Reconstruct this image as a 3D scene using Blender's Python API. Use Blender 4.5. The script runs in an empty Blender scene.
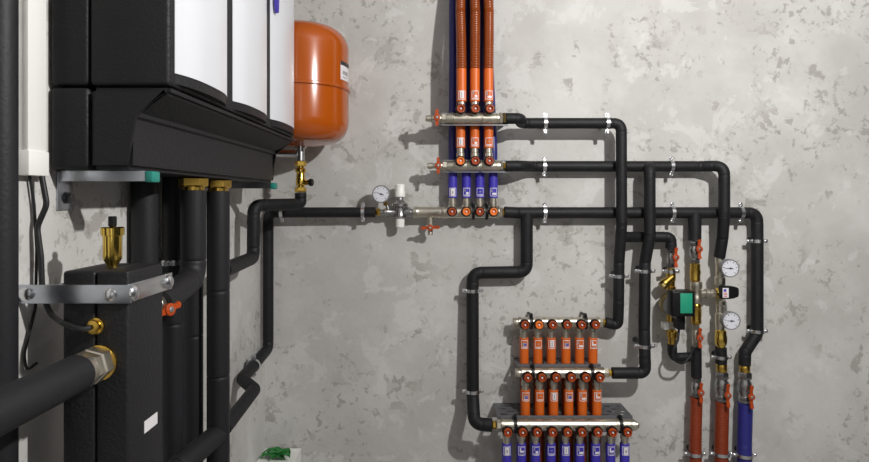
import bpy, bmesh, math, random
from mathutils import Vector, Matrix
random.seed(7)
SC = bpy.context.scene
COL = SC.collection
PI = math.pi

# ------------------------------------------------------------------ camera, light, exposure
H = 1.40            # camera height
F = 580.0           # focal length in pixels of an 869 wide frame
CX, HY = 434.5, 198.0
D = F / 272.0       # distance to the back wall
XW = -0.623         # left wall
cam = bpy.data.cameras.new('camera')
camo = bpy.data.objects.new('camera', cam)
COL.objects.link(camo)
camo.location = (0, 0, H)
camo.rotation_euler = (PI / 2, 0, 0)
cam.sensor_width = 36
cam.lens = F / 869 * 36
cam.shift_y = -(231 - HY) / 869
cam.clip_start = 0.02
SC.camera = camo

w = bpy.data.worlds.new('world')
SC.world = w
w.use_nodes = True
w.node_tree.nodes['Background'].inputs[0].default_value = (0.93, 0.96, 1.0, 1)
w.node_tree.nodes['Background'].inputs[1].default_value = 0.022


def light(name, kind, loc, energy, color=(1, 1, 1), **kw):
    l = bpy.data.lights.new(name, kind)
    l.energy = energy
    l.color = color
    for k, v in kw.items():
        setattr(l, k, v)
    o = bpy.data.objects.new(name, l)
    o.location = loc
    COL.objects.link(o)
    return o


light('room_lamp', 'POINT', (0.90, 0.54, H + 0.76), 104, (1.0, 0.975, 0.945), shadow_soft_size=0.025)
wl = light('added_strip_fill', 'AREA', (0.42, -1.9, H + 0.25), 1.8, (0.95, 0.97, 1.0), shape='RECTANGLE', size=0.35, size_y=1.7)  # added unseen fill strip behind the camera, gives the tall streak on the tank
wl.rotation_euler = (PI / 2, 0, 0.15)

SC.view_settings.view_transform = 'Standard'
SC.view_settings.look = 'None'
SC.view_settings.gamma = 1
SC.view_settings.use_curve_mapping = False
SC.view_settings.exposure = 0.0

# ------------------------------------------------------------------ materials


def mat(name, col, rough=0.5, metal=0.0, bump=0.0, bscale=120, var=0.0, vscale=30, coat=0.0, spec=0.5):
    m = bpy.data.materials.new(name)
    m.use_nodes = True
    nt = m.node_tree
    b = nt.nodes['Principled BSDF']
    b.inputs['Base Color'].default_value = (*col, 1)
    b.inputs['Roughness'].default_value = rough
    b.inputs['Metallic'].default_value = metal
    b.inputs['Specular IOR Level'].default_value = spec
    if coat:
        b.inputs['Coat Weight'].default_value = coat
        b.inputs['Coat Roughness'].default_value = 0.08
    tc = nt.nodes.new('ShaderNodeTexCoord')
    if bump:
        n = nt.nodes.new('ShaderNodeTexNoise')
        n.inputs['Scale'].default_value = bscale
        n.inputs['Detail'].default_value = 4
        nt.links.new(tc.outputs['Object'], n.inputs['Vector'])
        bp = nt.nodes.new('ShaderNodeBump')
        bp.inputs['Strength'].default_value = bump
        bp.inputs['Distance'].default_value = 0.004
        nt.links.new(n.outputs['Fac'], bp.inputs['Height'])
        nt.links.new(bp.outputs['Normal'], b.inputs['Normal'])
    if var:
        n = nt.nodes.new('ShaderNodeTexNoise')
        n.inputs['Scale'].default_value = vscale
        n.inputs['Detail'].default_value = 3
        nt.links.new(tc.outputs['Object'], n.inputs['Vector'])
        r = nt.nodes.new('ShaderNodeValToRGB')
        r.color_ramp.elements[0].position = 0.3
        r.color_ramp.elements[1].position = 0.7
        r.color_ramp.elements[0].color = (*[c * (1 - var) for c in col], 1)
        r.color_ramp.elements[1].color = (*[min(1, c * (1 + var)) for c in col], 1)
        nt.links.new(n.outputs['Fac'], r.inputs['Fac'])
        nt.links.new(r.outputs['Color'], b.inputs['Base Color'])
    return m


def plaster(name, seed):
    m = bpy.data.materials.new(name)
    m.use_nodes = True
    nt = m.node_tree
    N, L = nt.nodes, nt.links
    b = N['Principled BSDF']
    b.inputs['Roughness'].default_value = 0.75
    b.inputs['Specular IOR Level'].default_value = 0.25
    tc = N.new('ShaderNodeTexCoord')
    mp = N.new('ShaderNodeMapping')
    mp.inputs['Location'].default_value = seed
    L.new(tc.outputs['Object'], mp.inputs['Vector'])

    def noise(scale, detail=5, rough=0.55, dist=0.0):
        n = N.new('ShaderNodeTexNoise')
        n.inputs['Scale'].default_value = scale
        n.inputs['Detail'].default_value = detail
        n.inputs['Roughness'].default_value = rough
        n.inputs['Distortion'].default_value = dist
        L.new(mp.outputs['Vector'], n.inputs['Vector'])
        return n.outputs['Fac']

    def ramp(src, p0, p1, v0=0.0, v1=1.0):
        r = N.new('ShaderNodeMapRange')
        r.interpolation_type = 'SMOOTHSTEP'
        r.inputs['From Min'].default_value = p0
        r.inputs['From Max'].default_value = p1
        r.inputs['To Min'].default_value = v0
        r.inputs['To Max'].default_value = v1
        L.new(src, r.inputs['Value'])
        return r.outputs['Result']

    def mul(a, c):
        x = N.new('ShaderNodeMath')
        x.operation = 'MULTIPLY'
        L.new(a, x.inputs[0])
        if isinstance(c, float):
            x.inputs[1].default_value = c
        else:
            L.new(c, x.inputs[1])
        return x.outputs[0]

    def mix(fac, a, c):
        x = N.new('ShaderNodeMix')
        x.data_type = 'RGBA'
        L.new(fac, x.inputs['Factor'])
        for s, v in ((x.inputs['A'], a), (x.inputs['B'], c)):
            if isinstance(v, tuple):
                s.default_value = (*v, 1)
            else:
                L.new(v, s)
        return x.outputs['Result']
    base = mix(ramp(noise(2.6, 7, 0.62), 0.33, 0.68), (0.50, 0.492, 0.474), (0.63, 0.624, 0.608))
    cluster = ramp(noise(2.3, 2), 0.47, 0.60)
    flake = mul(ramp(noise(9.5, 7, 0.68, 0.35), 0.565, 0.595), cluster)
    base = mix(mul(flake, 0.72), base, (0.325, 0.31, 0.285))
    speck = mul(ramp(noise(30, 6, 0.68, 0.3), 0.555, 0.60), ramp(noise(3.4, 3), 0.44, 0.56))
    base = mix(mul(speck, 0.62), base, (0.28, 0.268, 0.245))
    pale = mul(ramp(noise(6.5, 7, 0.66, 0.4), 0.55, 0.60), 0.45)
    base = mix(pale, base, (0.69, 0.688, 0.68))
    L.new(base, b.inputs['Base Color'])
    ad = N.new('ShaderNodeMath')
    ad.operation = 'SUBTRACT'
    L.new(noise(55, 6, 0.6), ad.inputs[0])
    L.new(flake, ad.inputs[1])
    bp = N.new('ShaderNodeBump')
    bp.inputs['Strength'].default_value = 0.28
    bp.inputs['Distance'].default_value = 0.004
    L.new(ad.outputs[0], bp.inputs['Height'])
    L.new(bp.outputs['Normal'], b.inputs['Normal'])
    return m


M = dict(
    plaster=plaster('grey_plaster', (0.3, 0.0, 0.1)),
    plaster_left=plaster('grey_plaster_left', (5.3, 2.0, 1.7)),
    floor=mat('floor_grey', (0.30, 0.29, 0.28), 0.5, var=0.1, vscale=6),
    ceiling=mat('ceiling_concrete', (0.30, 0.30, 0.30), 0.8, var=0.1, vscale=4),
    foam=mat('black_rubber_foam', (0.0100, 0.0100, 0.0118), 0.58, bump=0.3, bscale=60, var=0.25, vscale=40, spec=0.32),
    foam2=mat('black_wall_foam', (0.0145, 0.0145, 0.0172), 0.55, bump=0.15, bscale=160, spec=0.34),
    epp=mat('black_moulded_foam', (0.0130, 0.0130, 0.0150), 0.52, bump=0.35, bscale=200, spec=0.32),
    black=mat('black_plastic', (0.006, 0.006, 0.007), 0.4, spec=0.3),
    rubber=mat('black_cable', (0.012, 0.012, 0.013), 0.5),
    white=mat('white_enamel', (0.66, 0.68, 0.72), 0.28),
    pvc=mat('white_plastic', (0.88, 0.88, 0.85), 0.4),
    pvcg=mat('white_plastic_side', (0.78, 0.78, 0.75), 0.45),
    tank=mat('orange_enamel', (0.42, 0.082, 0.004), 0.2, coat=0.4),
    orange=mat('orange_sleeve', (0.66, 0.125, 0.010), 0.45),
    orange_hose=mat('burnt_orange_hose', (0.24, 0.048, 0.006), 0.24),
    red_hose=mat('red_hose', (0.235, 0.034, 0.008), 0.33),
    blue=mat('blue_sleeve', (0.050, 0.036, 0.42), 0.42),
    blue_hose=mat('blue_hose', (0.016, 0.016, 0.16), 0.4),
    blue_main=mat('blue_main_hose', (0.024, 0.024, 0.20), 0.4),
    cap=mat('red_orange_cap', (0.40, 0.062, 0.010), 0.3),
    cap_lt=mat('pale_orange_cap', (0.85, 0.22, 0.03), 0.3),
    handle=mat('orange_handle', (0.40, 0.055, 0.006), 0.5, spec=0.3),
    nickel=mat('nickel', (0.64, 0.60, 0.51), 0.34, 0.95, var=0.08, vscale=60),
    chrome=mat('dull_chrome', (0.40, 0.40, 0.40), 0.27, 0.97, var=0.1, vscale=60),
    zinc=mat('bright_zinc', (0.72, 0.73, 0.75), 0.26, 1.0),
    steel=mat('galvanised_steel', (0.17, 0.175, 0.185), 0.45, 0.9, var=0.15, vscale=50),
    bracket=mat('bracket_zinc', (0.40, 0.41, 0.42), 0.38, 0.95),
    console=mat('console_grey', (0.14, 0.143, 0.155), 0.5, 0.4),
    strap=mat('zinc_strap', (0.50, 0.53, 0.58), 0.28, 1.0, var=0.1, vscale=30),
    brass=mat('brass', (0.66, 0.43, 0.09), 0.25, 1.0),
    brass_dk=mat('aged_shaded_brass', (0.24, 0.18, 0.07), 0.35, 1.0),  # aged brass of nuts and cap; dark tone also paints the volute's shade
    gold=mat('polished_brass', (0.80, 0.56, 0.12), 0.16, 1.0),
    teal=mat('teal_plastic', (0.015, 0.22, 0.18), 0.4),
    green=mat('green_face', (0.02, 0.30, 0.18), 0.35),
    dial=mat('white_dial', (0.70, 0.71, 0.77), 0.3),
    mark=mat('white_print', (0.78, 0.76, 0.78), 0.5),
    grey_mark=mat('grey_print', (0.36, 0.36, 0.38), 0.5),
    blue_mark=mat('blue_print', (0.07, 0.05, 0.42), 0.5),
    red_mark=mat('red_print', (0.55, 0.04, 0.04), 0.5),
    dark_mark=mat('dark_print', (0.03, 0.03, 0.035), 0.5),
    leaf=mat('green_leaf', (0.018, 0.19, 0.035), 0.4, var=0.35, vscale=60),
    grey=mat('grey_casting', (0.22, 0.22, 0.23), 0.45),
)

# ------------------------------------------------------------------ coordinates


def B(px, py, h):
    """a place seen at (px,py) standing h in front of the back wall"""
    y = D - h
    s = F / y
    return Vector(((px - CX) / s, y, H - (py - HY) / s))


def Lf(px, py, x):
    """a place seen at (px,py) in the upright plane X = x beside the left wall"""
    s = (px - CX) / x
    return Vector((x, F / s, H - (py - HY) / s))


# ------------------------------------------------------------------ mesh helpers


def tag(o, label=None, cat=None, group=None, kind=None):
    if label:
        o['label'] = label
    if cat:
        o['category'] = cat
    if group:
        o['group'] = group
    if kind:
        o['kind'] = kind
    return o


def thing(name, loc, label, cat, group=None):
    o = bpy.data.objects.new(name, None)
    o.empty_display_size = 0.05
    o.location = loc
    COL.objects.link(o)
    return tag(o, label, cat, group)


def wloc(o):
    v = Vector(o.location)
    while o.parent:
        o = o.parent
        v += Vector(o.location)
    return v


def obj(name, bm, m, parent=None, smooth=True, label=None, mats=None):
    """one mesh object; vertices are given in world coordinates"""
    bmesh.ops.recalc_face_normals(bm, faces=bm.faces[:])
    me = bpy.data.meshes.new(name)
    if parent is not None:
        off = wloc(parent)
    else:
        off = Vector((0, 0, 0))
    bmesh.ops.translate(bm, verts=bm.verts[:], vec=-off)
    for f in bm.faces:
        f.smooth = smooth
    bm.to_mesh(me)
    bm.free()
    me.materials.append(M[m])
    for x in (mats or []):
        me.materials.append(M[x])
    if smooth:
        me.set_sharp_from_angle(angle=math.radians(38))
    o = bpy.data.objects.new(name, me)
    COL.objects.link(o)
    if parent is not None:
        o.parent = parent
    if label:
        o['label'] = label
    return o


def recentre(o):
    """put a lone mesh's origin at its own middle"""
    me = o.data
    c = sum((v.co for v in me.vertices), Vector()) / len(me.vertices)
    me.transform(Matrix.Translation(-c))
    o.location = c
    return o


def box(bm, x0, x1, y0, y1, z0, z1, bev=0.0, seg=2):
    r = bmesh.ops.create_cube(bm, size=1)
    vs = r['verts']
    for v in vs:
        v.co = Vector(((x0 + x1) / 2 + v.co.x * abs(x1 - x0), (y0 + y1) / 2 + v.co.y * abs(y1 - y0), (z0 + z1) / 2 + v.co.z * abs(z1 - z0)))
    if bev:
        es = list({e for v in vs for e in v.link_edges})
        bmesh.ops.bevel(bm, geom=es, offset=bev, segments=seg, affect='EDGES', profile=0.5)
    return bm


def nb():
    return bmesh.new()


def bx(*a, **k):
    return box(nb(), *a, **k)


def cbox(c, sx, sy, sz, bev=0.0, bm=None):
    return box(bm or nb(), c[0] - sx / 2, c[0] + sx / 2, c[1] - sy / 2, c[1] + sy / 2, c[2] - sz / 2, c[2] + sz / 2, bev)


def frame(axis):
    a = Vector(axis).normalized()
    up = Vector((0, 0, 1)) if abs(a.z) < 0.9 else Vector((0, -1, 0))
    u = a.cross(up).normalized()
    v = u.cross(a).normalized()
    return a, u, v


def lathe(prof, origin, axis, seg=24, bm=None, phase=0.0, close=True):
    """rings of radius r at distance t along the axis from origin"""
    bm = bm or nb()
    a, u, v = frame(axis)
    o = Vector(origin)
    rings = []
    for t, r in prof:
        if r <= 1e-6:
            rings.append([bm.verts.new(o + a * t)])
        else:
            rings.append([bm.verts.new(o + a * t + (u * math.cos(2 * PI * k / seg + phase) + v * math.sin(2 * PI * k / seg + phase)) * r) for k in range(seg)])
    for p, q in zip(rings, rings[1:]):
        if len(p) == 1 and len(q) == 1:
            continue
        for k in range(seg):
            k2 = (k + 1) % seg
            if len(p) == 1:
                bm.faces.new((p[0], q[k], q[k2]))
            elif len(q) == 1:
                bm.faces.new((p[k], q[0], p[k2]))
            else:
                bm.faces.new((p[k], q[k], q[k2], p[k2]))
    if close:
        if len(rings[0]) > 2:
            bm.faces.new(rings[0])
        if len(rings[-1]) > 2:
            bm.faces.new(rings[-1])
    return bm


def cyl(p, q, r, seg=20, bm=None, bev=0.0):
    p, q = Vector(p), Vector(q)
    L = (q - p).length
    pr = [(0, r), (L, r)] if not bev else [(0, r - bev), (bev, r), (L - bev, r), (L, r - bev)]
    return lathe(pr, p, q - p, seg, bm)


def hexnut(p, q, r, bm=None):
    p, q = Vector(p), Vector(q)
    L = (q - p).length
    return lathe([(0, r * .9), (L * .12, r), (L * .88, r), (L, r * .9)], p, q - p, 6, bm, phase=0.26)


def path(pts, fil):
    pts = [Vector(p) for p in pts]
    out = [(pts[0], 0)]
    for i in range(1, len(pts) - 1):
        a, b, c = pts[i - 1], pts[i], pts[i + 1]
        d1, d2 = (a - b), (c - b)
        l1, l2 = d1.length, d2.length
        d1.normalize()
        d2.normalize()
        ang = d1.angle(d2)
        if ang > PI - 0.02:
            out.append((b, 0))
            continue
        t = min(fil / math.tan(ang / 2), l1 * 0.48, l2 * 0.48)
        p0, p1 = b + d1 * t, b + d2 * t
        n = 9
        for k in range(n + 1):
            f = k / n
            q = p0.lerp(b, f).lerp(b.lerp(p1, f), f)
            out.append((q, 1 if k in (0, n) else 0))
    out.append((pts[-1], 0))
    return out


def tube(pts, r, fil=0.03, seg=20, bm=None, groove=True, every=0.42):
    bm = bm or nb()
    pl = path(pts, fil)
    # add rings for the joint grooves between lengths of insulation
    P, R = [], []
    for i, (p, tg) in enumerate(pl):
        if i:
            a = P[-1]
            L = (p - a).length
            if groove and L > every * 1.1:
                n = int(L / every)
                for k in range(1, n + 1):
                    f = k / (n + 1) + random.uniform(-.1, .1) / (n + 1)
                    for dd, rr in ((-.008, 1), (-.0022, 1), (0, .94), (.0022, 1), (.008, 1)):
                        P.append(a + (p - a) * (f + dd / L))
                        R.append(r * rr)
        P.append(p)
        R.append(r * (0.95 if (tg and groove) else 1))
    # round off groove rings: neighbours stay at full radius
    Q, S = [], []
    for i, (p, rr) in enumerate(zip(P, R)):
        if rr == r * 0.95 and 0 < i < len(P) - 1:
            for j in (-1, 1):
                d = P[i + j] - p
                if d.length < 0.004:
                    continue
            dm = (P[i - 1] - p)
            dp = (P[i + 1] - p)
            for q_ in (.008, .0025):
                if dm.length > q_ * 2.2:
                    Q.append(p + dm.normalized() * q_)
                    S.append(r)
            Q.append(p)
            S.append(rr)
            for q_ in (.0025, .008):
                if dp.length > q_ * 2.2:
                    Q.append(p + dp.normalized() * q_)
                    S.append(r)
        else:
            Q.append(p)
            S.append(rr)
    P, R = Q, S
    # drop coincident
    Q, S = [P[0]], [R[0]]
    for p, rr in zip(P[1:], R[1:]):
        if (p - Q[-1]).length > 1e-5:
            Q.append(p)
            S.append(rr)
    P, R = Q, S
    n = len(P)
    T = [(P[min(i + 1, n - 1)] - P[max(i - 1, 0)]).normalized() for i in range(n)]
    u = frame(T[0])[1]
    rings = []
    for i in range(n):
        u = (u - T[i] * u.dot(T[i])).normalized()
        v = T[i].cross(u)
        rings.append([bm.verts.new(P[i] + (u * math.cos(2 * PI * k / seg) + v * math.sin(2 * PI * k / seg)) * R[i]) for k in range(seg)])
    for p, q in zip(rings, rings[1:]):
        for k in range(seg):
            k2 = (k + 1) % seg
            bm.faces.new((p[k], q[k], q[k2], p[k2]))
    bm.faces.new(rings[0])
    bm.faces.new(rings[-1])
    return bm


def ribbed(pts, r, pitch=0.0055, depth=0.0009, seg=18):
    """corrugated hose along a smooth polyline"""
    bm = nb()
    pl = [p for p, _ in path(pts, 0.25)]
    dense = []
    carry = 0.0
    step = pitch / 3
    for a, b in zip(pl, pl[1:]):
        L = (b - a).length
        n = max(1, int(round(L / step)))
        for k in range(n):
            dense.append(a.lerp(b, k / n))
    dense.append(pl[-1])
    n = len(dense)
    u = None
    rings = []
    for i, p in enumerate(dense):
        t = (dense[min(i + 1, n - 1)] - dense[max(i - 1, 0)]).normalized()
        u = frame(t)[1] if u is None else (u - t * u.dot(t)).normalized()
        v = t.cross(u)
        rr = r - (depth if i % 3 == 0 else 0)
        rings.append([bm.verts.new(p + (u * math.cos(2 * PI * k / seg) + v * math.sin(2 * PI * k / seg)) * rr) for k in range(seg)])
    for p, q in zip(rings, rings[1:]):
        for k in range(seg):
            k2 = (k + 1) % seg
            bm.faces.new((p[k], q[k], q[k2], p[k2]))
    bm.faces.new(rings[0])
    bm.faces.new(rings[-1])
    return bm


def prism(outline, y0, y1, plane='xz', bm=None):
    """extrude a 2D outline; plane xz runs along Y, xy along Z, yz along X"""
    bm = bm or nb()

    def mk(a, b, t):
        return {'xz': Vector((a, t, b)), 'xy': Vector((a, b, t)), 'yz': Vector((t, a, b))}[plane]
    f0 = [bm.verts.new(mk(a, b, y0)) for a, b in outline]
    f1 = [bm.verts.new(mk(a, b, y1)) for a, b in outline]
    n = len(outline)
    bm.faces.new(f0)
    bm.faces.new(f1)
    for i in range(n):
        j = (i + 1) % n
        bm.faces.new((f0[i], f0[j], f1[j], f1[i]))
    return bm


def patch(c, r, a0, a1, z0, z1, t=0.0006, bm=None, n=6):
    """a thin curved sticker on an upright cylinder; angle 0 faces the viewer (-Y)"""
    bm = bm or nb()
    g = []
    for k in range(n + 1):
        a = a0 + (a1 - a0) * k / n
        col = []
        for rr in (r, r + t):
            for z in (z0, z1):
                col.append(bm.verts.new(Vector((c[0] + math.sin(a) * rr, c[1] - math.cos(a) * rr, z))))
        g.append(col)      # (in z0, in z1, out z0, out z1)
    for p, q in zip(g, g[1:]):
        bm.faces.new((p[2], q[2], q[3], p[3]))
        bm.faces.new((p[0], p[1], q[1], q[0]))
        bm.faces.new((p[0], q[0], q[2], p[2]))
        bm.faces.new((p[1], p[3], q[3], q[1]))
    bm.faces.new((g[0][0], g[0][2], g[0][3], g[0][1]))
    bm.faces.new((g[-1][0], g[-1][1], g[-1][3], g[-1][2]))
    return bm


def plate(x0, x1, a0, a1, c, t, cell=0.005, flat='xy', skip=None):
    """perforated sheet: a grid with square punch holes; flat 'xy' lies level, 'xz' stands upright"""
    bm = nb()
    nx = max(3, int(round((x1 - x0) / cell)))
    na = max(3, int(round((a1 - a0) / cell)))
    vs = {}

    def V(i, j):
        if (i, j) not in vs:
            x = x0 + (x1 - x0) * i / nx
            a = a0 + (a1 - a0) * j / na
            vs[(i, j)] = bm.verts.new((x, a, c) if flat == 'xy' else (x, c, a))
        return vs[(i, j)]
    fs = []
    for i in range(nx):
        for j in range(na):
            edge = i in (0, nx - 1) or j in (0, na - 1)
            hole = (not edge) and ((i + 2 * (j // 2)) % 4 in (1, 2)) and (j % 2 == 1)
            x = x0 + (x1 - x0) * (i + .5) / nx
            a = a0 + (a1 - a0) * (j + .5) / na
            if hole or (skip and skip(x, a)):
                continue
            fs.append(bm.faces.new((V(i, j), V(i + 1, j), V(i + 1, j + 1), V(i, j + 1))))
    ret = bmesh.ops.extrude_face_region(bm, geom=fs)
    ev = [v for v in ret['geom'] if isinstance(v, bmesh.types.BMVert)]
    bmesh.ops.translate(bm, verts=ev, vec=(0, 0, t) if flat == 'xy' else (0, t, 0))
    return bm


# ------------------------------------------------------------------ the room
RX, RY, CZ = 2.6, -2.2, 2.7


def struct(name, bm, m):
    o = obj(name, bm, m, None, smooth=False)
    o['kind'] = 'structure'
    return o


struct('wall_back', bx(XW - 0.12, RX, D, D + 0.12, 0, CZ), 'plaster')
struct('wall_left', bx(XW - 0.12, XW, RY, D, 0, CZ), 'plaster_left')
struct('wall_rear', bx(XW - 0.12, RX, RY - 0.12, RY, 0, CZ), 'plaster')
struct('floor', bx(XW - 0.12, RX, RY, D + 0.12, -0.1, 0), 'floor')
struct('ceiling', bx(XW - 0.12, RX, RY, D + 0.12, CZ, CZ + 0.1), 'ceiling')

# ------------------------------------------------------------------ shared builders


def clamp(p, r, axis, label, wall='back', side=None, group='two-bolt pipe clamps'):
    """split-ring pipe clamp round a pipe at p; two bolted ears and a threaded rod to the wall"""
    p = Vector(p)
    a = Vector(axis).normalized()
    out = Vector((0, -1, 0)) if wall == 'back' else Vector((1, 0, 0))
    e = a.cross(out).normalized()
    t = thing('pipe_clamp', p, label, 'clamp', group)
    ring = lathe([(-.006, r + .0005), (-.006, r + .0035), (.006, r + .0035), (.006, r + .0005)], p, a, 26, close=False)
    bmesh.ops.bridge_loops  # closed below
    # inner skin
    lathe([(-.006, r + .0005), (.006, r + .0005)], p, a, 26, ring, close=False)
    bmesh.ops.remove_doubles(ring, verts=ring.verts[:], dist=1e-6)
    obj('ring', ring, 'zinc', t)
    for s in (-1, 1):
        c = p + e * s * (r + .0085)
        bm = nb()
        m3 = Matrix((e, a, out)).transposed()
        bmesh.ops.create_cube(bm, size=1)
        for v in bm.verts:
            v.co = c + m3 @ Vector((v.co.x * .016, v.co.y * .013, v.co.z * .007))
        bmesh.ops.bevel(bm, geom=bm.edges[:], offset=.0015, segments=2, affect='EDGES')
        ear = obj('ear', bm, 'zinc', t)
        cc = c + out * .0035 + e * s * .002
        bb = lathe([(0, .0052), (.003, .0052), (.0045, .0035), (.0045, .0018), (.0035, 0)], cc, out, 12)
        lathe([(-.012, .003), (-.007, .003)], cc, out, 10, bb)
        obj('bolt', bb, 'zinc', ear)
    dist = (D - p.y) if wall == 'back' else (p.x - XW)
    q = p - out * dist
    rod = cyl(p - out * (r + .003), q, .004, 10)
    hexnut(p - out * (r + .003), p - out * (r + .010), .008, rod)
    if dist > .012:
        cyl(q + out * .003, q, .011, 16, rod)
    obj('wall_rod', rod, 'steel', t)
    return t


def butterfly(parent, c, out, wing, L=0.07, m='handle'):
    """two-winged tap handle with a hub ring and a bright screw"""
    c, out, wing = Vector(c), Vector(out).normalized(), Vector(wing).normalized()
    s = out.cross(wing).normalized()
    bm = lathe([(-.004, .0055), (-.004, .011), (.005, .0112), (.006, .009), (.006, .0055)], c, out, 20)
    m3 = Matrix((s, wing, out)).transposed()
    for sg in (-1, 1):
        pts = [(-.0055, .008), (-.0048, .020), (-.0062, L / 2 - .004), (-.003, L / 2), (.003, L / 2), (.0062, L / 2 - .004), (.0048, .020), (.0055, .008)]
        lo = [bm.verts.new(c + m3 @ Vector((x, y * sg, -.003 + (.004 if y > .03 else 0)))) for x, y in pts]
        hi = [bm.verts.new(c + m3 @ Vector((x, y * sg, .002 + (.004 if y > .03 else 0)))) for x, y in pts]
        bm.faces.new(lo)
        bm.faces.new(hi)
        for i in range(len(pts)):
            j = (i + 1) % len(pts)
            bm.faces.new((lo[i], lo[j], hi[j], hi[i]))
    h = obj('handle', bm, m, parent)
    obj('handle_screw', lathe([(-.004, .0048), (.007, .0052), (.009, .0035), (.0095, 0)], c, out, 14), 'zinc', h)
    return h


def ball_valve(name, top, bot, r, label, hout=0.04, hfrac=0.5, m='chrome', group=None, cat='valve', hx=0.0, L=0.07):
    """upright ball valve from top to bottom point with a butterfly handle facing the viewer"""
    top, bot = Vector(top), Vector(bot)
    d = bot - top
    Ln = d.length
    ax = d.normalized()
    t = thing(name, bot, label, cat, group)
    bm = lathe([(Ln * .20, r * .78), (Ln * .26, r * .80), (Ln * .34, r), (Ln * .5, r * 1.06), (Ln * .66, r), (Ln * .74, r * .80), (Ln * .80, r * .78)], top, ax, 22)
    obj('valve_body', bm, m, t)
    obj('end_nut', hexnut(top, top + ax * Ln * .22, r * 1.03), m, t)
    obj('end_nut', hexnut(bot - ax * Ln * .22, bot, r * 1.03), m, t)
    c = top + d * hfrac
    hc = c + Vector((hx, -hout, 0))
    obj('stem', cyl(c + Vector((0, -r * .8, 0)), hc + Vector((0, .004, 0)), .0062, 12), m, t)
    butterfly(t, hc, (0, -1, 0), ax, L)
    return t


def gauge(parent, c, r, ang, stem_to, out=(0, -1, 0), name='gauge'):
    c, out = Vector(c), Vector(out)
    g = obj(name, lathe([(.020, r * .55), (.019, r * .9), (.016, r), (-.002, r), (-.004, r * .98), (-.004, r * .90), (-.001, r * .87), (-.001, 0)], c, -out, 32), 'grey', parent)
    obj('dial', lathe([(0, r * .868), (.0012, r * .868)], c + out * .0012, out, 32), 'dial', g)
    bm = nb()
    a, u, v = frame(out)
    z = Vector((0, 0, 1))
    x = Vector((1, 0, 0))
    f = c + out * .0027
    for k in range(11):
        th = math.radians(225 - 27 * k)
        dd = x * math.cos(th) + z * math.sin(th)
        n = x * -math.sin(th) + z * math.cos(th)
        L0, L1 = r * (.62 if k % 2 == 0 else .7), r * .80
        w2 = r * (.032 if k % 2 == 0 else .02)
        vs = [f + dd * L0 + n * w2, f + dd * L1 + n * w2, f + dd * L1 - n * w2, f + dd * L0 - n * w2]
        lo = [bm.verts.new(q - out * .0003) for q in vs]
        hi = [bm.verts.new(q + out * .0002) for q in vs]
        bm.faces.new(lo)
        bm.faces.new(hi)
        for i in range(4):
            bm.faces.new((lo[i], lo[(i + 1) % 4], hi[(i + 1) % 4], hi[i]))
    obj('scale_marks', bm, 'dark_mark', g, smooth=False)
    th = math.radians(ang)
    dd = x * math.cos(th) + z * math.sin(th)
    n = x * -math.sin(th) + z * math.cos(th)
    bm = nb()
    vs = [f - dd * r * .3 + n * r * .05, f + dd * r * .72, f - dd * r * .3 - n * r * .05]
    lo = [bm.verts.new(q + out * .0006) for q in vs]
    hi = [bm.verts.new(q + out * .0012) for q in vs]
    bm.faces.new(lo)
    bm.faces.new(hi)
    for i in range(3):
        bm.faces.new((lo[i], lo[(i + 1) % 3], hi[(i + 1) % 3], hi[i]))
    lathe([(0, r * .10), (.0016, r * .10)], f, out, 14, bm)
    obj('needle', bm, 'dark_mark', g, smooth=False)
    if stem_to is not None:
        obj('gauge_stem', cyl(c - out * .019, stem_to, .0065, 12), 'nickel', g)
    return g


def pipe(name, label, pts, r, cat='pipe', fil=0.032, branches=(), group='black insulated pipes', every=.42, m='foam'):
    pts = [Vector(p) for p in pts]
    t = thing(name, pts[-1], label, cat, group)
    obj('insulation', tube(pts, r, fil, every=every), m, t)
    for b in branches:
        obj('branch', tube(b[0], b[1], b[2] if len(b) > 2 else fil), m, t)
    return t


# ------------------------------------------------------------------ manifolds and their hoses
ORD = ['first', 'second', 'third', 'fourth', 'fifth', 'sixth', 'seventh', 'eighth', 'ninth']
ICON = {
    'card': [('mark', -.6, .6, .10, .90), ('grey_mark', -.22, .22, .3, .62)],
    'glass': [('mark', -.5, .55, .16, .92), ('grey_mark', -.12, .12, .25, .8)],
    'bath': [('mark', -.75, .75, .12, .2), ('mark', -.15, .55, .26, .5), ('grey_mark', -.6, -.3, .55, .85)],
    'basin': [('mark', -.4, .75, .18, .42), ('grey_mark', -.7, -.3, .5, .8)],
    'line': [('mark', -.7, .7, .14, .22), ('grey_mark', -.3, .3, .5, .58)],
    'shower': [('grey_mark', -.55, .6, .3, .7), ('blue_mark', -.2, .5, .3, .6), ('mark', -.6, .6, .14, .24)],
    'tap': [('mark', -.55, -.2, .35, .85), ('mark', -.2, .6, .35, .55), ('grey_mark', -.55, .6, .14, .22)],
}


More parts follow.
